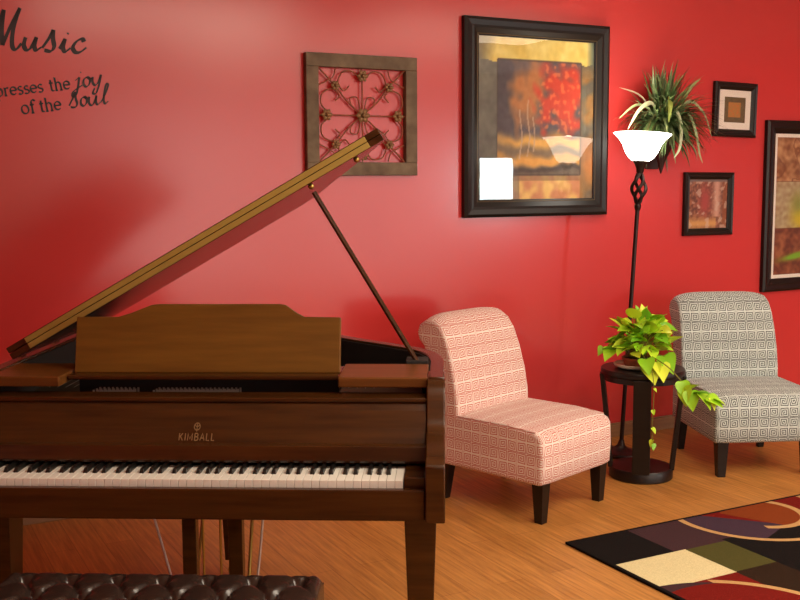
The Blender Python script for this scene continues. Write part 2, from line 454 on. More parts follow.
# legs
def leg(x, y):
    l = MB().taper(x, y, .075, .655, .030, .034, .049, .056).build('leg', 'piano_wood', pz, bevel=.003)
    MB().box(x-.04, x+.04, y-.045, y+.045, .615, .632).build('leg_collar', 'piano_wood', l, bevel=.003)
    MB().lathe([(.018, .05), (.020, .078), (.010, .08)], 12, Matrix.Translation((x, y, 0))).build('ferrule', 'brass', l)
    MB().lathe([(.002, -.012), (.024, -.012), (.026, -.006), (.026, .006), (.024, .012), (.002, .012)], 16, Matrix.Translation((x, y, .0265)) @ Matrix.Rotation(PI/2, 4, 'X')).build('caster', 'brass', l)
leg(.656, .10); leg(-.607, .10); leg(-.115, 1.10)
# pedal lyre
ly = MB().box(-.12, .10, .26, .36, .615, .65).build('pedal_lyre', 'piano_wood', pz, bevel=.003)
for a in (-.108, .040): MB().box(a, a+.045, .285, .325, .13, .62).build('lyre_post', 'piano_wood', ly, bevel=.003)
MB().box(-.13, .11, .25, .36, .075, .135).build('pedal_box', 'piano_wood', ly, bevel=.004)
for a in (-.046, .010): MB().tube([(a, .31, .13), (a, .31, .62)], .004, 8).build('pedal_rod', 'brass', ly)
for a in (-.075, -.01, .055): MB().tube([(a, .27, .085), (a, .20, .075), (a, .15, .070)], [.008, .012, .016], 8).build('pedal', 'brass', ly, smooth=True)
for a in (-.10, .08): MB().tube([(a, .34, .10), (a*.9, .62, .65)], .006, 8).build('lyre_brace', 'brass', ly)

def ploc(x, y, z):
    c, s = math.cos(-PA), math.sin(-PA)
    return Vector((-.602+c*x-s*y, 2.9+s*x+c*y, z))
for a, b, mat, lab in (((-.335, .55, .652), (-.175, .55, .003), 'cord_white', 'thin pale cord slanting down under the piano, left of the pedal posts'),
                       ((.128, .55, .652), (.05, .55, .003), 'cord_white', 'thin pale cord hanging almost straight under the piano, right of the pedal posts')):
    pa, pb = ploc(*a), ploc(*b)
    pts = smoothpts([pa, pa.lerp(pb, .33)+Vector((.004, 0, 0)), pa.lerp(pb, .66)+Vector((.006, 0, 0)), pb+Vector((0, 0, .01)), pb+Vector((.03, .05, .002)), pb+Vector((.04, .25, .002))], 6)
    tag(MB().tube(pts, .0048, 6).build('power_cord', mat, smooth=True), lab, 'cord', 'cords under the piano')

# ------------------------------------------------------------------ tufted bench
bl = ploc(-.055, -.29, 0)
bn = thing('piano_bench', 'dark brown leather piano bench with a button-tufted top', 'bench', bl, -PA)
bw, bd = .445, .19
nx, ny = 150, 64
px, py = .127, .10
me = bpy.data.meshes.new('tufted_cushion'); bm = bmesh.new(); grid = []
def tuft(x, y):
    ii = x/px; jj = (y-(bd-.055))/py
    best = 9
    for j in range(math.floor(jj)-1, math.floor(jj)+3):
        o2 = .5*(j % 2)
        i0 = round(ii-o2)+o2
        best = min(best, math.hypot((ii-i0)*px, (jj-j)*py))
    # diamond pleats between buttons
    u = abs(((ii+jj*.5) % 1)-.0); v = abs(((ii-jj*.5) % 1)-.0)
    u = min(u, 1-u); v = min(v, 1-v)
    pl = min(u, v)
    return -.030*math.exp(-(best/.024)**2) - .012*math.exp(-(pl/.07)**2)
for j in range(ny+1):
    row = []
    for i in range(nx+1):
        x = -bw+2*bw*i/nx; y = -bd+2*bd*j/ny
        ex_d = max(0, abs(x)-(bw-.03)); ey_d = max(0, abs(y)-(bd-.03))
        rd = math.sqrt(max(0, .03**2-min(.03, math.hypot(ex_d, ey_d))**2))
        fade = min(1, (bw-abs(x))/.05)*min(1, (bd-abs(y))/.05)
        row.append(bm.verts.new((x, y, .455+rd+tuft(x, y)*fade)))
    grid.append(row)
for j in range(ny):
    for i in range(nx): bm.faces.new((grid[j][i], grid[j][i+1], grid[j+1][i+1], grid[j+1][i]))
ring = [grid[0][i] for i in range(nx+1)]+[grid[j][nx] for j in range(1, ny+1)]+[grid[ny][i] for i in range(nx-1, -1, -1)]+[grid[j][0] for j in range(ny-1, 0, -1)]
low = [bm.verts.new((v.co.x, v.co.y, .385)) for v in ring]
for i in range(len(ring)):
    j = (i+1) % len(ring); bm.faces.new((ring[i], low[i], low[j], ring[j]))
bm.faces.new(low[::-1]); bmesh.ops.recalc_face_normals(bm, faces=bm.faces); bm.to_mesh(me); bm.free()
cu = link('tufted_cushion', me, 'leather', bn, smooth=True)
bt0 = MB().lathe([(.011, -.002), (.010, .003), (.005, .006), (.0005, .007)], 12).build('button', 'leather', cu, smooth=True)
firstb = True
for j in range(-4, 2):
    for i in range(-5, 6):
        x = (i+.5*(j % 2))*px; y = bd-.055+j*py
        if abs(x) > bw-.05 or abs(y) > bd-.04: continue
        b = bt0 if firstb else bt0.copy()
        if not firstb: C.objects.link(b); b.parent = cu
        firstb = False
        b.location = (x, y, .455+.03-.030-.012)
MB().box(-bw+.012, bw-.012, -bd+.012, bd-.012, .33, .385).build('apron', 'espresso_wood', bn, bevel=.003)
for sx_ in (-1, 1):
    for sy_ in (-1, 1): MB().taper(sx_*(bw-.05), sy_*(bd-.05), 0, .335, .018, .018, .028, .028).build('leg', 'espresso_wood', bn, bevel=.002)

# ------------------------------------------------------------------ slipper chairs
def slipper(fab, label, loc, rz):
    r = thing('slipper_chair', label, 'chair', loc, rz, 'armless slipper chairs along the red wall')
    # seat: profile in (y, z), front is -y
    seat = [(-.300, .185), (-.312, .20), (-.318, .30), (-.312, .395), (-.296, .425), (-.262, .440), (-.10, .452), (.10, .450), (.25, .445), (.25, .185)]
    n = 9; rings = []
    for i in range(n):
        x = -.285+.57*i/(n-1); e = abs(x)/.285
        k = 1-.30*max(0, (e-.75)/.25)**2*.1
        rings.append([Vector((x, y*k, z if z < .40 else z-.010*e**4)) for y, z in seat])
    s = MB().loft(rings).build('seat', fab, r, uv=True); bev(s, .016)
    m = MB()
    for sx_ in (-1, 1): m.tube([(sx_*.278, -.262, .428), (sx_*.279, -.10, .438), (sx_*.279, .20, .436)], .0045, 6)
    m.build('piping', fab, s, uv=True)
    # back: swept profile, rolls backwards at the top
    fr = [(.195, .40), (.200, .50), (.220, .62), (.252, .74), (.286, .832), (.322, .888), (.366, .916), (.416, .912)]
    bk_ = [(.462, .884), (.474, .846), (.460, .806), (.426, .775), (.392, .70), (.366, .60), (.350, .45), (.345, .185), (.20, .185)]
    prof = fr+bk_
    n = 15; rings = []
    for i in range(n):
        x = -.285+.57*i/(n-1); e = abs(x)/.285
        drop = .030*e**5
        rings.append([Vector((x*(1-.045*max(0, (z-.45)/.45)**2), y, z-drop*max(0, (z-.5)/.38))) for y, z in prof])
    b = MB().loft(rings).build('backrest', fab, r, uv=True); bev(b, .014)
    for sx_ in (-1, 1):
        MB().taper(sx_*.235, -.265, 0, .19, .021, .021, .031, .031).build('leg', 'espresso_wood', r, bevel=.002)
        sk = MB().loft([[Vector((sx_*.240+a, .315+b_, z)) for a, b_ in ((-w, -w), (w, -w), (w, w), (-w, w))] for z, w, in ((0, .017), )]+
                       [[Vector((sx_*.240+a, .290+b_, .19)) for a, b_ in ((-.025, -.025), (.025, -.025), (.025, .025), (-.025, .025))]])
        sk.build('leg', 'espresso_wood', r, bevel=.002)
    return r
def bev(o, w):
    b = o.modifiers.new('edge', 'BEVEL'); b.width = w; b.segments = 4; b.limit_method = 'ANGLE'; b.angle_limit = math.radians(50)
    shade(o, 60)
a_red = math.radians(46)
def chairpos(fl_, fr_, rz):   # midpoint of the front feet -> origin
    mid = (Vector((*fl_, 0))+Vector((*fr_, 0)))/2
    return mid + Matrix.Rotation(rz, 3, 'Z') @ Vector((0, .265, 0))
slipper('red_key_fabric', 'slipper chair in red and cream key-pattern fabric', chairpos((.640, 4.60), (.969, 4.985), a_red), a_red)
a_gr = math.radians(5.0)
slipper('grey_key_fabric', 'slipper chair in grey and cream key-pattern fabric', chairpos((1.695, 5.36), (2.160, 5.40), a_gr), a_gr)

# ------------------------------------------------------------------ side table
tb = thing('side_table', 'round dark wood side table with four flat legs, between the two chairs', 'table', (1.275, 5.375, 0), math.atan2(1.275, 5.375)*-1)
MB().lathe([(.001, .552), (.205, .552), (.215, .556), (.218, .563), (.218, .580), (.214, .586), (.001, .587)], 48).build('table_top', 'espresso_wood', tb, smooth=True)
MB().lathe([(.200, .525), (.207, .525), (.207, .552), (.200, .552)], 48).build('top_rim', 'espresso_wood', tb)
MB().lathe([(.001, 0), (.160, 0), (.166, .006), (.166, .052), (.160, .060), (.001, .060)], 48).build('base', 'espresso_wood', tb, smooth=True)
for k in range(4):
    Mz = Matrix.Rotation(k*PI/2, 4, 'Z')
    m = MB(); w = .045
    rings = []
    for z, rr in ((.052, .158), (.20, .172), (.38, .190), (.553, .210)):
        rings.append([Mz @ Vector(v) for v in ((-w, -rr-.012, z), (w, -rr-.012, z), (w, -rr+.012, z), (-w, -rr+.012, z))])
    m.loft(rings).build('leg', 'espresso_wood', tb, bevel=.003)

# ------------------------------------------------------------------ leaves
def leafmesh(me_bm, layer, pts_outline, M, col, curl=.25):
    """heart leaf: outline in (x across, y along), folded on the midrib"""
    rows = []
    for y, w in pts_outline:
        z = -curl*y*y
        rows.append([M @ Vector((-w, y, z+w*.35)), M @ Vector((0, y, z)), M @ Vector((w, y, z+w*.35))])
    V = [[me_bm.verts.new(p) for p in r] for r in rows]
    for a, b in zip(V, V[1:]):
        for i in (0, 1):
            f = me_bm.faces.new((a[i], a[i+1], b[i+1], b[i])); f.smooth = True
            for lp in f.loops: lp[layer] = (*col, 1)
HEART = [(-.06, .10), (-.10, .22), (-.02, .36), (.12, .43), (.30, .42), (.50, .34), (.70, .22), (.88, .09), (1.0, .005)]
def look(dirv, roll=0, upv=Vector((0, 0, 1))):
    y = dirv.normalized(); x = y.cross(upv)
    if x.length < 1e-3: x = Vector((1, 0, 0))
    x.normalize(); z = x.cross(y)
    return Matrix((x, y, z)).transposed().to_4x4() @ Matrix.Rotation(roll, 4, 'Y')
def lime():
    k = random.random()
    a = Vector(srgb(168, 224, 40)[:3]); b = Vector(srgb(228, 242, 72)[:3]); d = Vector(srgb(112, 186, 40)[:3])
    return tuple(a.lerp(b, (k-.35)/.65) if k > .35 else d.lerp(a, k/.35))

pt_c = Vector((1.236, 5.360, .587))
ph = thing('potted_pothos', 'lime green trailing pothos in a shallow cream dish on the side table', 'plant', pt_c)
MB().lathe([(.001, .001), (.085, .001), (.112, .012), (.118, .024), (.114, .026), (.108, .016), (.001, .008)], 40).build('dish', 'ceramic', ph, smooth=True)
pot = MB().lathe([(.001, .012), (.060, .012), (.070, .045), (.076, .047), (.076, .058), (.070, .058), (.066, .050), (.001, .048)], 32).build('pot', 'terracotta', ph, smooth=True)
MB().lathe([(.001, .046), (.066, .046), (.064, .053), (.001, .057)], 24).build('soil', 'soil', pot)
bm = bmesh.new(); lay = bm.loops.layers.float_color.new('Col')
stems = MB()
rgt = Vector((.973, -.230, 0)); tow = Vector((-.230, -.973, 0)); up = Vector((0, 0, 1))   # right, toward viewer, up (viewer side of the plant)
def pleaf(c, size, dirv, roll):
    leafmesh(bm, lay, [(y, w) for y, w in HEART], Matrix.Translation(c) @ look(dirv, roll) @ Matrix.Diagonal((size, size, size, 1)), lime())
R = random.Random(11)
for k in range(92):
    th = R.uniform(0, 2*PI); el = math.asin(R.uniform(.0, 1))
    rad = R.uniform(.10, .175)
    dirv = Vector((math.cos(th)*math.cos(el), math.sin(th)*math.cos(el), math.sin(el)))
    c = Vector((0, 0, .100)) + rgt*.030 + Vector((dirv.x*rad, dirv.y*rad, dirv.z*rad*1.12))
    stems.tube(smoothpts([(0.3*dirv.x*.1, .3*dirv.y*.1, .05), c*.6+Vector((0, 0, .05)), c], 3), .0022, 5)
    out = (dirv*.8+Vector((0, 0, R.uniform(-.6, .6)))+tow*.25).normalized()
    pleaf(c-out*.03, R.uniform(.060, .104), out, R.uniform(-.8, .8))
for (a, b, z, s_) in ((-.02, .03, .27, .10), (-.075, .05, .235, .085), (.10, .02, .245, .09), (.06, .08, .21, .10), (-.13, .05, .10, .085), (.07, .15, .04, .125), (.11, .15, .05, .12), (.14, .10, .08, .12), (.05, .16, .07, .10), (-.17, .0, .10, .06)):
    c = rgt*a+tow*b+up*z
    pleaf(c, s_, rgt*a*2+tow*.7+up*(.8 if z > .2 else -.35), R.uniform(-.4, .4))
    stems.tube(smoothpts([(0, 0, .09), c*.55+up*.05, c], 3), .0024, 5)
# long runner hanging over toward the grey chair
run = smoothpts([rgt*.04+tow*.10+up*.10, rgt*.15+tow*.20+up*.05, rgt*.225+tow*.24-up*.02, rgt*.26+tow*.26-up*.06, rgt*.31+tow*.27-up*.075, rgt*.38+tow*.28-up*.095], 6)
stems.tube(run, .003, 6)
for k, (i, s_, dx, dz) in enumerate(((12, .085, .2, -1), (15, .095, -.1, -1.), (17, .075, .8, .8), (19, .095, .1, -1), (22, .08, .9, .35), (24, .09, .6, -.5), (27, .085, .9, -.3), (30, .06, 1, -.15), (28, .06, .5, -.9))):
    i = min(i, len(run)-1)
    pleaf(Vector(run[i])+tow*.012, s_, rgt*dx+tow*.45+up*dz, R.uniform(-.4, .4))
# thin runner down behind the front leg
dn = smoothpts([rgt*.05+tow*.08+up*.09, rgt*.085+tow*.245+up*.00, rgt*.09+tow*.25-up*.12, rgt*.085+tow*.25-up*.26, rgt*.092+tow*.25-up*.34], 6)
stems.tube(dn, .002, 5)
for i, s_ in ((9, .022), (14, .026), (18, .034), (22, .038), (24, .034)):
    i = min(i, len(dn)-1); pleaf(Vector(dn[i]), s_, rgt*R.uniform(-.5, .8)+tow*.4-up*.6, R.uniform(-.5, .5))
me = bpy.data.meshes.new('foliage'); bm.to_mesh(me); bm.free(); link('foliage', me, 'leaf', ph)
plain('stem_green', srgb(120, 120, 40), .6)
stems.build('stem', 'stem_green', ph, smooth=True)

# ------------------------------------------------------------------ floor lamp (stands a little out of true)
lp_ = thing('floor_lamp', 'tall dark metal torchiere lamp with a glowing white glass bowl', 'lamp', wp(-.450, .36, 0))
lp_.rotation_euler = Matrix.Rotation(math.radians(-3.6), 3, N).to_euler(); lp_.scale = (1, 1, .99)
lb = MB().lathe([(.001, .006), (.118, .006), (.126, .012), (.124, .022), (.090, .032), (.040, .042), (.022, .06), (.014, .09)], 40).build('base', 'lamp_metal', lp_, smooth=True)
MB().lathe([(.012, .08), (.012, 1.42)], 16).build('pole', 'lamp_metal', lp_, smooth=True)
m = MB()
for k in range(4):
    pts = []
    for i in range(17):
        tt = i/16; a = k*PI/2 + tt*PI*.9
        rr = .011+.028*math.sin(PI*tt)**1.2
        pts.append((rr*math.cos(a), rr*math.sin(a), 1.455+.165*tt))
    m.tube(pts, .0095, 6)
m.build('twisted_basket', 'lamp_metal', lp_, smooth=True)
MB().lathe([(.012, 1.41), (.018, 1.425), (.020, 1.44), (.014, 1.455), (.010, 1.46)], 20).build('lower_collar', 'lamp_metal', lp_, smooth=True)
MB().lathe([(.012, 1.615), (.020, 1.63), (.022, 1.645), (.030, 1.665), (.040, 1.685), (.042, 1.695), (.020, 1.697)], 24).build('bowl_holder', 'lamp_metal', lp_, smooth=True)
MB().lathe([(.030, 1.688), (.050, 1.693), (.072, 1.712), (.092, 1.745), (.108, 1.785), (.130, 1.815), (.150, 1.833), (.159, 1.840), (.157, 1.845), (.144, 1.838), (.122, 1.820), (.100, 1.788), (.084, 1.745), (.064, 1.715), (.040, 1.700), (.001, 1.698)], 48).build('lamp_shade', 'alabaster_glass', lp_, smooth=True)
bulb = MB().sphere((0, 0, 1.775), .028, (1, 1, 1.3)).build('bulb', 'bulb_dummy' if False else 'alabaster_glass', lp_, smooth=True)
pl_ = bpy.data.lights.new('lamp_light', 'POINT'); pl_.energy = 2; pl_.color = (1, .78, .5); pl_.shadow_soft_size = .03
plo = bpy.data.objects.new('lamp_light', pl_); C.objects.link(plo); plo.parent = lp_; plo.location = (0, 0, 1.835)

# ------------------------------------------------------------------ wall planter
wl = thing('wall_planter', 'bushy green spider plant in a dark wall bracket planter', 'plant', wp(.045, 0, 1.60), WROT)
MB().lathe([(.001, .00), (.006, .01), (.012, .03), (.022, .07), (.040, .11), (.060, .15), (.075, .20), (.080, .25), (.083, .255), (.076, .255), (.070, .20), (.001, .19)], 24, Matrix.Translation((0, -.088, 0))).build('bracket', 'bracket_metal', wl, smooth=True)
MB().box(-.05, .05, -.012, 0, .03, .27).build('back_plate', 'bracket_metal', wl, bevel=.004)
MB().lathe([(.001, .20), (.070, .20), (.073, .24), (.001, .245)], 24, Matrix.Translation((0, -.088, 0))).build('soil', 'soil', wl)
bm = bmesh.new(); lay = bm.loops.layers.float_color.new('Col'); R = random.Random(5)
G = [srgb(74, 104, 58)[:3], srgb(104, 128, 80)[:3], srgb(58, 82, 46)[:3], srgb(128, 146, 104)[:3], srgb(94, 96, 58)[:3]]
def blade(b0, th, el, L, w, col, droop):
    n = 9; p = Vector(b0); d = Vector((math.cos(th)*math.cos(el), math.sin(th)*math.cos(el), math.sin(el))); rows = []
    for i in range(n+1):
        tt = i/n
        side = d.cross(Vector((0, 0, 1)))
        if side.length < 1e-3: side = Vector((1, 0, 0))
        side.normalize()
        ww = w*(1-tt**2.2)*(.6+.4*min(1, tt*4))
        if p.y > -.006: p.y = -.006
        rows.append([p-side*ww, p+Vector((0, 0, -ww*.3)), p+side*ww])
        p = p + d*(L/n); d = (d + Vector((0, 0, -droop/n*(.5+tt*1.5)))).normalized()
    V = [[bm.verts.new(q) for q in r] for r in rows]
    for a, b in zip(V, V[1:]):
        for i in (0, 1):
            f = bm.faces.new((a[i], a[i+1], b[i+1], b[i])); f.smooth = True
            for l_ in f.loops: l_[lay] = (*col, 1)
for k in range(520):
    th = R.uniform(-PI, 0) if R.random() < .70 else R.uniform(0, PI); el = math.asin(R.uniform(-.45, 1))
    L = R.uniform(.20, .33)
    blade((R.uniform(-.06, .06), -.105+R.uniform(-.05, .05), .285+R.uniform(-.05, .05)), th, el, L, R.uniform(.008, .015), R.choice(G), R.uniform(.3, 2.2))
for k in range(60):
    th = R.uniform(-PI, 0); el = R.uniform(.9, 1.5)
    blade((R.uniform(-.08, .06), -.10, .30), th, el, R.uniform(.30, .40), R.uniform(.008, .012), R.choice(G), R.uniform(.3, 1.0))
for k in range(34):
    th = R.uniform(-PI-.1, -PI+.9); el = R.uniform(.2, 1.0)
    blade((R.uniform(-.07, .02), -.11, .28), th, el, R.uniform(.26, .36), R.uniform(.007, .011), R.choice(G), R.uniform(.6, 2.2))
for k in range(40):
    th = R.uniform(-.9, .1); el = R.uniform(.2, .9)
    blade((R.uniform(-.02, .07), -.10, .26), th, el, R.uniform(.32, .42), R.uniform(.006, .009), R.choice(G), R.uniform(.6, 2.0))
cream = [srgb(186, 196, 158)[:3], srgb(160, 178, 128)[:3], srgb(196, 176, 150)[:3]]
def bladepath(pts, w, col):
    pts = [(a-.55*(-b-.10), b, c) for a, b, c in pts]
    P = smoothpts(pts, 5); n = len(P); rows = []
    for i, p in enumerate(P):
        tg = (P[min(i+1, n-1)]-P[max(i-1, 0)]).normalized(); side = tg.cross(Vector((0, -1, .3))).normalized()
        ww = w*min(1, .4+2*i/n)*(1-(i/(n-1))**4)+.0006
        rows.append([p-side*ww, p+Vector((0, .3*ww, 0)), p+side*ww])
    V = [[bm.verts.new(q) for q in r] for r in rows]
    for a, b in zip(V, V[1:]):
        for i in (0, 1):
            f = bm.faces.new((a[i], a[i+1], b[i+1], b[i])); f.smooth = True
            for l_ in f.loops: l_[lay] = (*col, 1)
bladepath([(0, -.12, .27), (0, -.22, .42), (-.01, -.28, .40), (-.03, -.30, .29)], .021, srgb(150, 172, 84)[:3])
bladepath([(.03, -.12, .27), (.04, -.24, .37), (.07, -.29, .28), (.06, -.30, .15), (.02, -.29, .09)], .012, cream[0])
bladepath([(.08, -.12, .27), (.14, -.23, .35), (.19, -.27, .25), (.22, -.28, .12), (.25, -.28, .06)], .010, cream[1])
bladepath([(-.05, -.12, .27), (-.12, -.22, .40), (-.22, -.24, .37), (-.31, -.24, .25)], .012, cream[0])
bladepath([(-.05, -.12, .27), (-.14, -.20, .37), (-.25, -.22, .39), (-.37, -.22, .31)], .008, cream[1])
bladepath([(-.04, -.10, .27), (-.18, -.16, .44), (-.36, -.18, .49)], .006, cream[2])
bladepath([(.05, -.12, .27), (.14, -.22, .42), (.26, -.24, .36), (.33, -.24, .22)], .009, cream[1])
bladepath([(.06, -.12, .27), (.15, -.20, .48), (.24, -.22, .56)], .009, srgb(140, 160, 90)[:3])
me = bpy.data.meshes.new('foliage'); bm.to_mesh(me); bm.free(); link('foliage', me, 'leaf', wl)

# ------------------------------------------------------------------ pictures
def artmesh(name, w, h, fn, nx, ny, y, parent):
    me = bpy.data.meshes.new(name); vs = []; fs = []
    for j in range(ny+1):
        for i in range(nx+1): vs.append((-w/2+w*i/nx, y, -h/2+h*j/ny))
    for j in range(ny):
        for i in range(nx):
            a = j*(nx+1)+i; fs.append((a, a+1, a+nx+2, a+nx+1))
    # backing so the sheet has a body
    n0 = len(vs)
    for j in (-h/2, h/2):
        for i in (-w/2, w/2): vs.append((i, y+.003, j))
    fs.append((n0, n0+2, n0+3, n0+1))
    me.from_pydata(vs, [], fs)
    at = me.color_attributes.new('Col', 'FLOAT_COLOR', 'POINT')
    for j in range(ny+1):
        for i in range(nx+1):
            at.data[j*(nx+1)+i].color = srgb(*[max(0, min(255, c)) for c in fn(i/nx, j/ny)])
    for k in range(4): at.data[n0+k].color = (.2, .15, .1, 1)
    return link(name, me, 'art_paint', parent)
def lerp3(a, b, t): t = max(0, min(1, t)); return tuple(x+(y-x)*t for x, y in zip(a, b))
def nz(x, y, s, seed=0): return noise.noise(Vector((x*s, y*s, seed*7.3)))
def frame(r, w, h, fw, fd, mat, name='frame'):
    m = MB()
    prof = [(0, 0), (0, -fd*.75), (fw*.18, -fd), (fw*.45, -fd*.86), (fw*.6, -fd*.9), (fw*.85, -fd*.6), (fw, -fd*.45), (fw, 0)]
    cs = [(-1, -1), (1, -1), (1, 1), (-1, 1)]
    rings = []
    for (a, b) in cs+[cs[0]]:
        rings.append([Vector((a*(w/2-q), y, b*(h/2-q))) for q, y in prof])
    m.loft(rings, cap=False)
    return m.build(name, mat, r)
def picture(name, label, s, z, w, h, fw, fd, cat='picture', mat='black_lacquer', tilt=0):
    r = thing(name, label, cat, wp(s, .002, z), WROT)
    if tilt: r.rotation_euler = (0, tilt, WROT)
    return r, frame(r, w, h, fw, fd, mat)

def big_art(x, y):
    n1 = nz(x, y, 5, 1); n2 = nz(x, y, 14, 2); n3 = nz(x, y, 30, 3)
    xx = x+n1*.05; yy = y+n1*.05+n2*.02
    inside = .16 < x < .885 and .155 < y < .865
    if y > .855+.02*n2 and not inside:
        c = lerp3((222, 200, 96), (236, 222, 130), n2+.5)
        if x > .93: c = lerp3(c, (70, 92, 90), (x-.93)*14)
        if x < .16: c = lerp3((120, 118, 100), c, (xx)*7)
    elif x < .165:
        c = lerp3((84, 84, 78), (118, 120, 106), y+n2*.5)
    elif x > .885:
        c = lerp3((150, 112, 60), (96, 96, 84), .5+n2*1.4)
        if y > .75: c = lerp3(c, (66, 88, 88), (y-.75)*5)
        if y < .4: c = lerp3(c, (190, 120, 60), .5+n1)
    elif y < .155:
        c = lerp3((196, 134, 92), (222, 186, 110), .5+n2*1.5)
        if x < .35: c = lerp3(c, (110, 96, 78), .6)
        if .12 < y: c = lerp3(c, (110, 88, 66), .5)
    else:
        c = (86, 80, 88)
        c = lerp3(c, (60, 56, 62), 1.2-xx*3)
        d = math.hypot((xx-.42)/.17, (yy-.68)/.26); c = lerp3(c, (176, 118, 66), 1.5-d*1.3+n2*.8)
        d = math.hypot((xx-.69)/.19, (yy-.66)/.26); c = lerp3(c, (196, 58, 34), 2.0-d*1.7+n2*1.2)
        if d < 1 and n3 > .22: c = lerp3(c, (225, 120, 60), .6)
        if yy < .43:
            c = lerp3(c, (104, 92, 78), (.43-yy)*10)
            b = math.exp(-((yy-.36)/.035)**2); c = lerp3(c, (226, 176, 84), b*(.4+xx)*1.2)
            b = math.exp(-((yy-.25)/.03)**2); c = lerp3(c, (214, 158, 70), b*(.5+xx)*1.2)
            b = math.exp(-((yy-.20)/.018)**2); c = lerp3(c, (62, 54, 48), b)
        for tx, t0, t1 in ((.36, .25, .56), (.425, .27, .62), (.47, .3, .52)):
            if abs(x-tx-.01*math.sin(y*20)) < .006 and t0 < y < t1: c = lerp3(c, (190, 164, 136), .7)
    ring = (abs(x-.16) < .006 or abs(x-.885) < .006) and .155 < y < .865 or (abs(y-.155) < .005 or abs(y-.865) < .005) and .16 < x < .885
    if ring: c = lerp3(c, (70, 56, 44), .75)
    return tuple(v+n3*10 for v in c)
BW, BH = .986, 1.088
r, fo = picture('framed_landscape', 'large black framed autumn landscape print with a red tree under glass', -.805, 1.907, BW, BH, .098, .040)
frame(r, BW-.150, BH-.150, .022, .026, 'frame_gilt', 'inner_fillet')
artmesh('print', BW-.19, BH-.19, big_art, 150, 165, -.010, r)
MB().box(-(BW-.16)/2, (BW-.16)/2, -.0165, -.0150, -(BH-.16)/2, (BH-.16)/2).build('glass', 'picture_glass', r)

def small1(x, y):
    d = max(abs(x-.5), abs(y-.5)); n = nz(x, y, 16, 4)
    if d < .27: return lerp3((190, 112, 48), (158, 126, 62), .5+n*1.2-.3*abs(y-.5))
    if d < .30: return (110, 84, 44)
    return lerp3((104, 92, 58), (88, 78, 46), .5+n)
def mat_(r, w, h, t, y=-.012):
    m = MB()
    for q in ((-w/2, -w/2+t, -h/2, h/2), (w/2-t, w/2, -h/2, h/2), (-w/2+t, w/2-t, -h/2, -h/2+t), (-w/2+t, w/2-t, h/2-t, h/2)): m.box(q[0], q[1], y, y+.002, q[2], q[3])
    m.build('mat_board', 'mat_board', r)
r, fo = picture('framed_picture', 'small black framed square abstract in a white mat, right of the hanging plant', .709, 2.002, .362, .340, .048, .030, tilt=.02)
mat_(r, .27, .248, .045)
artmesh('print', .185, .163, small1, 30, 30, -.008, r)
MB().box(-.136, .136, -.0155, -.0145, -.125, .125).build('glass', 'picture_glass', r)

def small2(x, y):
    n = nz(x, y, 9, 6); n2 = nz(x, y, 22, 8); c = lerp3((88, 48, 34), (150, 96, 66), .5+n2*1.3)
    c = lerp3(c, (160, 62, 56), math.exp(-((x-.42)/.14)**2-((y-.55)/.3)**2)*1.1)
    c = lerp3(c, (196, 150, 130), math.exp(-((x-.72)/.10)**2)*(1 if y > .25 else .2))
    if x > .86: c = lerp3(c, (136, 74, 40), .8)
    c = lerp3(c, (200, 150, 84), math.exp(-((y-.12)/.10)**2)*(1 if x < .72 else .1))
    if n > .3: c = lerp3(c, (196, 170, 150), .7)
    if y > .93: c = (110, 96, 90)
    return c
r, fo = picture('framed_picture', 'small black framed brown figure print without a mat, below the other small frame', .507, 1.413, .408, .394, .044, .030, tilt=.006)
artmesh('print', .335, .322, small2, 50, 50, -.008, r)
MB().box(-.166, .166, -.0125, -.0115, -.16, .16).build('glass', 'picture_glass', r)

def art3(x, y):
    n = nz(x*.6, y, 12, 9); n2 = nz(x*.6, y, 30, 10)
    c = lerp3((120, 74, 40), (190, 146, 100), .5+n*.9+n2*.5)
    if .34 < y < .68:
        c = lerp3((150, 130, 96), (176, 166, 128), .5+n2)
        c = lerp3(c, (196, 180, 40), math.exp(-((x-.42)/.14)**2-((y-.42)/.08)**2)*1.3)
        c = lerp3(c, (130, 140, 60), math.exp(-((x-.36)/.10)**2-((y-.52)/.08)**2))
    elif y <= .34:
        c = lerp3((92, 44, 22), (150, 92, 56), .5+n*.9+n2*.6)
        if y < .17: c = lerp3(c, (110, 170, 30), math.exp(-((x-.40)/.24)**2-((y-.11-.10*(x-.1))/.022)**2)*1.6)  # green streak is the pothos reflection painted into the print
    else:
        if abs(math.sin(x*9+n*3)) < .18: c = lerp3(c, (104, 60, 32), .6)
    if abs(y-.34) < .006 or abs(y-.68) < .006: c = lerp3(c, (90, 60, 40), .6)
    return c
FW, FH = .80, 1.118
r, fo = picture('framed_picture', 'tall black framed brown collage print with a cream edge, beside the grey chair', .988+FW/2, 1.386, FW, FH, .085, .036)
mat_(r, FW-.16, FH-.16, .028)
artmesh('print', FW-.21, FH-.21, art3, 110, 150, -.008, r)
MB().box(-(FW-.16)/2, (FW-.16)/2, -.0165, -.0150, -(FH-.16)/2, (FH-.16)/2).build('glass', 'picture_glass', r)

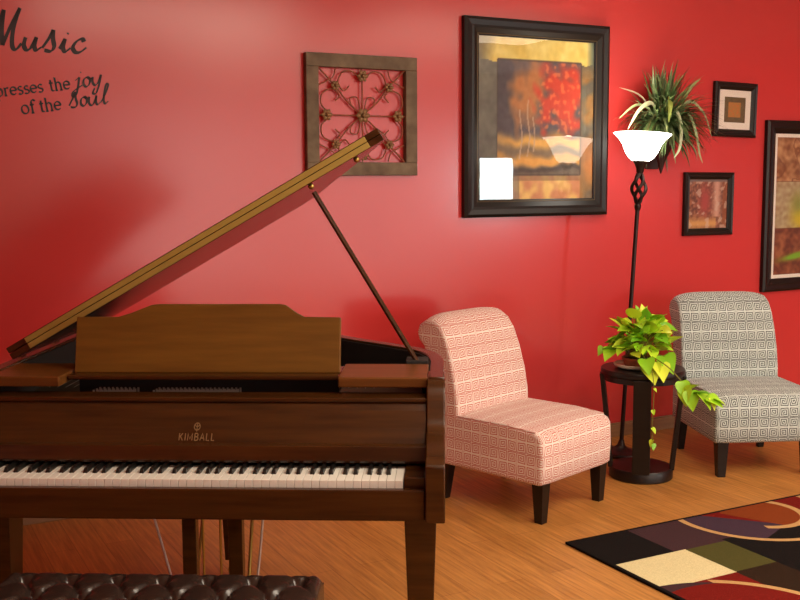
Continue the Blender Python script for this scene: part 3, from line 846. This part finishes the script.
# ------------------------------------------------------------------ scrolled metal panel
MWd, MHt = .632, .614
r = thing('scrollwork_panel', 'square weathered wood frame holding rusty metal scrollwork and flower rosettes', 'wall decor', wp(-1.908, .002, 1.903), WROT)
fwd = .068
for a, b, c_, d_ in ((-MWd/2, MWd/2, MHt/2-fwd, MHt/2), (-MWd/2, MWd/2, -MHt/2, -MHt/2+fwd), (-MWd/2, -MWd/2+fwd, -MHt/2+fwd, MHt/2-fwd), (MWd/2-fwd, MWd/2, -MHt/2+fwd, MHt/2-fwd)):
    MB().box(a, b, -.036, 0, c_, d_).build('frame_rail', 'weathered_wood', r, bevel=.004)
m = MB(); yy = -.020
iw = MWd/2-fwd; ih = MHt/2-fwd
def spiral(cx_, cz_, r0, a0, turns, sgn):
    return [Vector((cx_+r0*(1-.8*t)*math.cos(a0+sgn*turns*2*PI*t), yy, cz_+r0*(1-.8*t)*math.sin(a0+sgn*turns*2*PI*t))) for t in [i/22 for i in range(23)]]
for sx_ in (-1, 1):
    for sz_ in (-1, 1):
        m.tube(smoothpts([(0, yy, 0), (sx_*iw*.35, yy, sz_*ih*.30), (sx_*iw*.62, yy, sz_*ih*.62), (sx_*iw*1.0, yy, sz_*ih*1.0)], 5), .0045, 6)
        m.tube(smoothpts([(sx_*iw*.05, yy, sz_*ih*.75), (sx_*iw*.22, yy, sz_*ih*.93), (sx_*iw*.45, yy, sz_*ih*.90), (sx_*iw*.55, yy, sz_*ih*.68), (sx_*iw*.42, yy, sz_*ih*.52), (sx_*iw*.30, yy, sz_*ih*.62)], 6), .004, 6)
        m.tube(smoothpts([(sx_*iw*.75, yy, sz_*ih*.05), (sx_*iw*.93, yy, sz_*ih*.22), (sx_*iw*.90, yy, sz_*ih*.45), (sx_*iw*.68, yy, sz_*ih*.55), (sx_*iw*.52, yy, sz_*ih*.42), (sx_*iw*.62, yy, sz_*ih*.30)], 6), .004, 6)
        m.tube(smoothpts([(sx_*iw*.05, yy, sz_*ih*.15), (sx_*iw*.12, yy, sz_*ih*.38), (sx_*iw*.28, yy, sz_*ih*.36), (sx_*iw*.25, yy, sz_*ih*.20)], 5), .0035, 6)
        m.tube(smoothpts([(sx_*iw*.60, yy, sz_*ih*.98), (sx_*iw*.66, yy, sz_*ih*.80), (sx_*iw*.82, yy, sz_*ih*.70), (sx_*iw*.98, yy, sz_*ih*.62)], 5), .0035, 6)
m.tube([(0, yy, -ih), (0, yy, ih)], .004, 6); m.tube([(-iw, yy, 0), (iw, yy, 0)], .004, 6)
m.build('scrollwork', 'scroll_iron', r, smooth=True)
def rosette(x, z, s):
    m = MB()
    for k in range(6):
        a = k*PI/3
        M = Matrix.Translation((x+s*.55*math.cos(a), yy-.010, z+s*.55*math.sin(a))) @ Matrix.Rotation(-a, 4, 'Y')
        m.lathe([(.001, -.25*s), (.30*s, -.10*s), (.34*s, 0), (.20*s, .12*s), (.001, .16*s)], 10, M @ Matrix.Diagonal((1.3, 1, 1, 1)) @ Matrix.Rotation(PI/2, 4, 'X'))
    m.sphere((x, yy-.016, z), s*.32)
    o = m.build('rosette', 'rosette_bronze', r, smooth=True)
for x, z, s in ((0, 0, .040), (0, ih*.84, .032), (0, -ih*.84, .032), (iw*.82, 0, .032), (-iw*.82, 0, .032), (iw*.62, ih*.62, .026), (-iw*.62, ih*.62, .026), (iw*.62, -ih*.62, .026), (-iw*.62, -ih*.62, .026)): rosette(x, z, s)

# ------------------------------------------------------------------ vinyl wall lettering
SER = {
 'o': ([arc(.45, .5, .40, .5, 0, 360, 20)], .92), 'e': ([[(.08, .55), (.80, .55)]+arc(.45, .52, .37, .48, 5, 320, 16)], .88),
 'f': ([arc(.52, 1.25, .22, .28, 20, 180, 8)+[(.30, 0)], [(.05, .96), (.58, .96)], [(.12, 0), (.48, 0)]], .55),
 't': ([[(.28, 1.35), (.28, .22)]+arc(.45, .2, .17, .2, 180, 320, 6), [(.05, .96), (.55, .96)]], .60),
 'h': ([[(.05, 1.55), (.2, 1.55), (.2, 0)], [(.2, .7)]+arc(.5, .62, .28, .36, 150, 0, 8)+[(.78, 0)], [(.05, 0), (.36, 0)], [(.62, 0), (.94, 0)]], 1.0),
 'p': ([[(.05, .96), (.2, .96), (.2, -.5)], arc(.48, .5, .34, .48, 140, -140, 14), [(.05, -.5), (.38, -.5)]], .92),
 'r': ([[(.05, .96), (.2, .96), (.2, 0)], arc(.45, .62, .25, .34, 170, 50, 8), [(.05, 0), (.38, 0)]], .68),
 's': ([arc(.38, .74, .24, .24, 30, 240, 10)[:-1]+[(.38, .50)]+arc(.36, .25, .27, .25, 60, -150, 10)], .72),
 'x': ([[(.1, .96), (.75, 0)], [(.75, .96), (.1, 0)], [(0, 0), (.25, 0)], [(.6, .96), (.85, .96)]], .85), ' ': ([], .5)}
SCR = {
 'M': ([smoothpts([(-1.55, .2, 0), (-1.3, -.05, 0), (-.95, .5, 0), (-.35, 2.2, 0), (-.15, 2.75, 0)], 6), smoothpts([(-.15, 2.75, 0), (-.35, 1.4, 0), (-.35, .25, 0)], 6), smoothpts([(-.35, .25, 0), (.25, 1.6, 0), (.95, 2.95, 0)], 6), smoothpts([(.95, 2.95, 0), (.45, 1.5, 0), (.30, .30, 0), (.55, .0, 0), (.95, .45, 0)], 6)], 1.1),
 'u': ([smoothpts([(.1, .9, 0), (-.05, .35, 0), (.1, .02, 0), (.4, .15, 0), (.85, .95, 0)], 6), smoothpts([(.85, .95, 0), (.68, .3, 0), (.8, .02, 0), (1.15, .25, 0)], 6)], 1.15),
 's': ([smoothpts([(0, .2, 0), (.5, .9, 0), (.85, 1.55, 0)], 6), smoothpts([(.85, 1.55, 0), (.80, .9, 0), (.85, .35, 0), (.60, .0, 0), (.15, .05, 0)], 6)], 1.15),
 'i': ([smoothpts([(0, .2, 0), (.45, .95, 0)], 6), smoothpts([(.45, .95, 0), (.28, .3, 0), (.42, .02, 0), (.8, .3, 0)], 6), smoothpts([(.62, 1.3, 0), (.70, 1.38, 0)], 3)], .8),
 'c': ([smoothpts([(.95, .80, 0), (.80, 1.0, 0), (.4, .8, 0), (.12, .35, 0), (.28, .02, 0), (.65, .05, 0), (1.1, .4, 0)], 6)], 1.1),
 'j': ([smoothpts([(.0, .7, 0), (.45, 1.0, 0)], 4), smoothpts([(.45, 1.0, 0), (.2, .2, 0), (-.15, -.65, 0), (-.5, -.75, 0), (-.35, -.3, 0), (.6, .2, 0)], 6), smoothpts([(.62, 1.4, 0), (.70, 1.48, 0)], 3)], .65),
 'o': ([smoothpts([(.55, .95, 0), (.2, .75, 0), (.08, .3, 0), (.3, .02, 0), (.65, .3, 0), (.75, .75, 0), (.55, .95, 0), (.75, .75, 0), (1.05, .8, 0)], 5)], .95),
 'y': ([smoothpts([(.1, .9, 0), (.0, .4, 0), (.2, .08, 0), (.55, .35, 0), (.95, 1.05, 0)], 6), smoothpts([(.95, 1.05, 0), (.6, .1, 0), (.15, -.7, 0), (-.15, -.65, 0), (.1, -.2, 0)], 6)], 1.0),
 'l': ([smoothpts([(0, .2, 0), (.55, .9, 0), (1.05, 1.8, 0), (.9, 2.0, 0), (.6, 1.3, 0), (.35, .4, 0), (.45, .02, 0), (.8, .25, 0)], 6)], .9)}
wt = thing('wall_lettering', 'dark script wall decal about music, above the piano at far left', 'wall lettering', wp(-3.45, 0, 2.0), WROT)
def word(txt, font, s, z, size, tilt, width, cal, shear=0, right=False, track=.06):
    tot = sum(font[c][1]+track for c in txt)
    x = -tot if right else 0
    M = Matrix.Translation((s+3.45, 0, z-2.0)) @ Matrix.Rotation(-tilt, 4, 'Y') @ Matrix(((size, size*shear, 0, 0), (0, 0, -.0012, -.0002), (0, size, 0, 0), (0, 0, 0, 1)))
    m = MB()
    for c in txt:
        st, adv = font[c]
        for p in st: ribbon(m, [(q[0]+x, q[1]) for q in p], width, M, cal=cal)
        x += adv+track
    m.build('word', 'vinyl', wt)
T = math.radians(8)
word('Music', SCR, -3.622, 2.153, .061, 0, .36, .30)
dxT = lambda L: (L*math.cos(T), L*math.sin(T))
word('the', SER, -3.358, 1.990, .036, T, .26, .50, right=True)
word('expresses', SER, -3.476, 1.973, .0345, T, .26, .50, right=True)
word('joy', SCR, -3.335, 1.995, .046, T, .29, .30, track=.02)
word('of', SER, -3.575, 1.872, .037, T, .26, .50)
word('the', SER, -3.498, 1.883, .037, T, .26, .50)
word('soul', SCR, -3.370, 1.905, .044, T, .29, .30, track=.0)

# ------------------------------------------------------------------ rug
RW, RL = 2.5, 1.75
t = NT('rug_pile')
sp = t.n('ShaderNodeSeparateXYZ'); t.l(t.coord('Object'), sp.inputs[0])
A_, B_ = sp.outputs[0], t.math('MULTIPLY', sp.outputs[1], -1)
cols = {'border': (14, 10, 9), 'black': (16, 13, 12), 'plum': (64, 42, 46), 'cream': (216, 206, 158), 'olive': (76, 74, 34), 'umber': (42, 27, 14),
        'red': (112, 20, 12), 'rust': (128, 58, 20), 'tan': (192, 152, 98), 'slate': (66, 48, 62)}
AND = lambda *q: q[0] if len(q) == 1 else t.math('MULTIPLY', q[0], AND(*q[1:]))
GT = lambda a, b: t.math('GREATER_THAN', a, b)
LT = lambda a, b: t.math('LESS_THAN', a, b)
def BOX(a0, a1, b0, b1): return AND(GT(A_, a0), LT(A_, a1), GT(B_, b0), LT(B_, b1))
def DIST(a, b): return t.math('SQRT', t.math('ADD', t.math('POWER', t.math('ABSOLUTE', t.math('SUBTRACT', A_, a)), 2), t.math('POWER', t.math('ABSOLUTE', t.math('SUBTRACT', B_, b)), 2)))
def HALF(ka, kb, c): return GT(t.math('ADD', t.math('MULTIPLY', A_, ka), t.math('MULTIPLY', B_, kb)), c)   # ka*a + kb*b > c
col = srgb(*cols['umber'])
def paint(mask, name):
    global col
    col = t.mix(mask, col, srgb(*cols[name]))
d1, d2, d3, d4, d5 = DIST(1.02, .09), DIST(1.03, .12), DIST(-.02, 1.05), DIST(1.75, .95), DIST(.9, 1.35)
paint(BOX(0, .33, 0, .315), 'black'); paint(BOX(.33, .70, 0, .322), 'plum')
paint(BOX(.0, .39, .318, .61), 'cream'); paint(BOX(.388, .615, .322, .605), 'olive'); paint(BOX(.0, .385, .61, 1.3), 'red')
paint(BOX(.615, 1.5, .30, .95), 'black'); paint(BOX(1.2, 1.8, .0, .30), 'red'); paint(BOX(1.8, 2.5, 0, .6), 'plum'); paint(BOX(1.5, 1.9, .3, .95), 'olive')
paint(BOX(1.9, 2.5, .6, 1.1), 'cream'); paint(BOX(.4, .9, 1.1, 1.75), 'plum'); paint(BOX(.9, 1.4, .95, 1.75), 'rust'); paint(BOX(1.4, 2.5, 1.1, 1.75), 'black')
i1 = LT(d1, .372); paint(i1, 'black'); paint(AND(i1, LT(t.math('ADD', B_, t.math('MULTIPLY', A_, .42)), .72)), 'slate')
paint(AND(i1, HALF(1, -.9, .75), LT(B_, .27)), 'red')
paint(AND(LT(d2, .18), HALF(1, -.5, .85)), 'rust')
paint(AND(GT(d1, .372), LT(d1, .402), LT(B_, .62)), 'tan')
paint(AND(GT(d2, .18), LT(d2, .215), HALF(1, .3, .99)), 'tan')
i3 = AND(LT(d3, .475), LT(A_, .9)); paint(i3, 'plum'); paint(AND(i3, LT(DIST(.10, 1.06), .425)), 'red')
paint(AND(GT(d3, .47), LT(d3, .50), GT(A_, .225), LT(B_, 1.3)), 'tan')
paint(AND(GT(d4, .33), LT(d4, .36)), 'tan')
inner_ = BOX(.018, RW-.018, .018, RL-.018)
col = t.mix(inner_, srgb(*cols['border']), col)
n_ = t.noise(220, 2, t.coord())
mm = t.n('ShaderNodeMix', data_type='RGBA', blend_type='MULTIPLY'); mm.inputs[0].default_value = 1
t.l(col, mm.inputs[6]); t.l(t.ramp(n_, [(.3, (.86, .86, .86, 1)), (.7, (1.1, 1.1, 1.1, 1))]), mm.inputs[7]); t.l(mm.outputs[2], t.b.inputs['Base Color'])
t.set(Roughness=.95); t.b.inputs['Specular IOR Level'].default_value = .15; t.bump(n_, .5, .004); MATS['rug_pile'] = t.m
rg = MB().box(0, RW, -RL, 0, 0, .011).build('area_rug', 'rug_pile', bevel=.003)
rg.location = (.708, 4.34, 0.0005); rg.rotation_euler = (0, 0, WROT)
tag(rg, 'dark area rug with cream, olive and red blocks and tan arcs', 'rug')

# ------------------------------------------------------------------ light
def area(name, loc, sx_, sy_, power, col, rot=(0, 0, 0)):
    l = bpy.data.lights.new(name, 'AREA'); l.shape = 'RECTANGLE'; l.size = sx_; l.size_y = sy_; l.energy = power; l.color = col
    o = bpy.data.objects.new(name, l); C.objects.link(o); o.location = loc; o.rotation_euler = rot; return o
for i, (s, d, p) in enumerate(((-2.0, 3.45, 74), (.8, 3.45, 58), (-3.6, 5.4, 8), (-.4, 5.0, 62))):
    area('ceiling_lamp', wp(s, d, CEIL-.03), 2.0, 1.1, p, (1, .86, .68), (0, 0, WROT))
w = bpy.data.worlds.new('world'); sc.world = w; w.use_nodes = True
w.node_tree.nodes['Background'].inputs[0].default_value = (1, .9, .8, 1); w.node_tree.nodes['Background'].inputs[1].default_value = .05
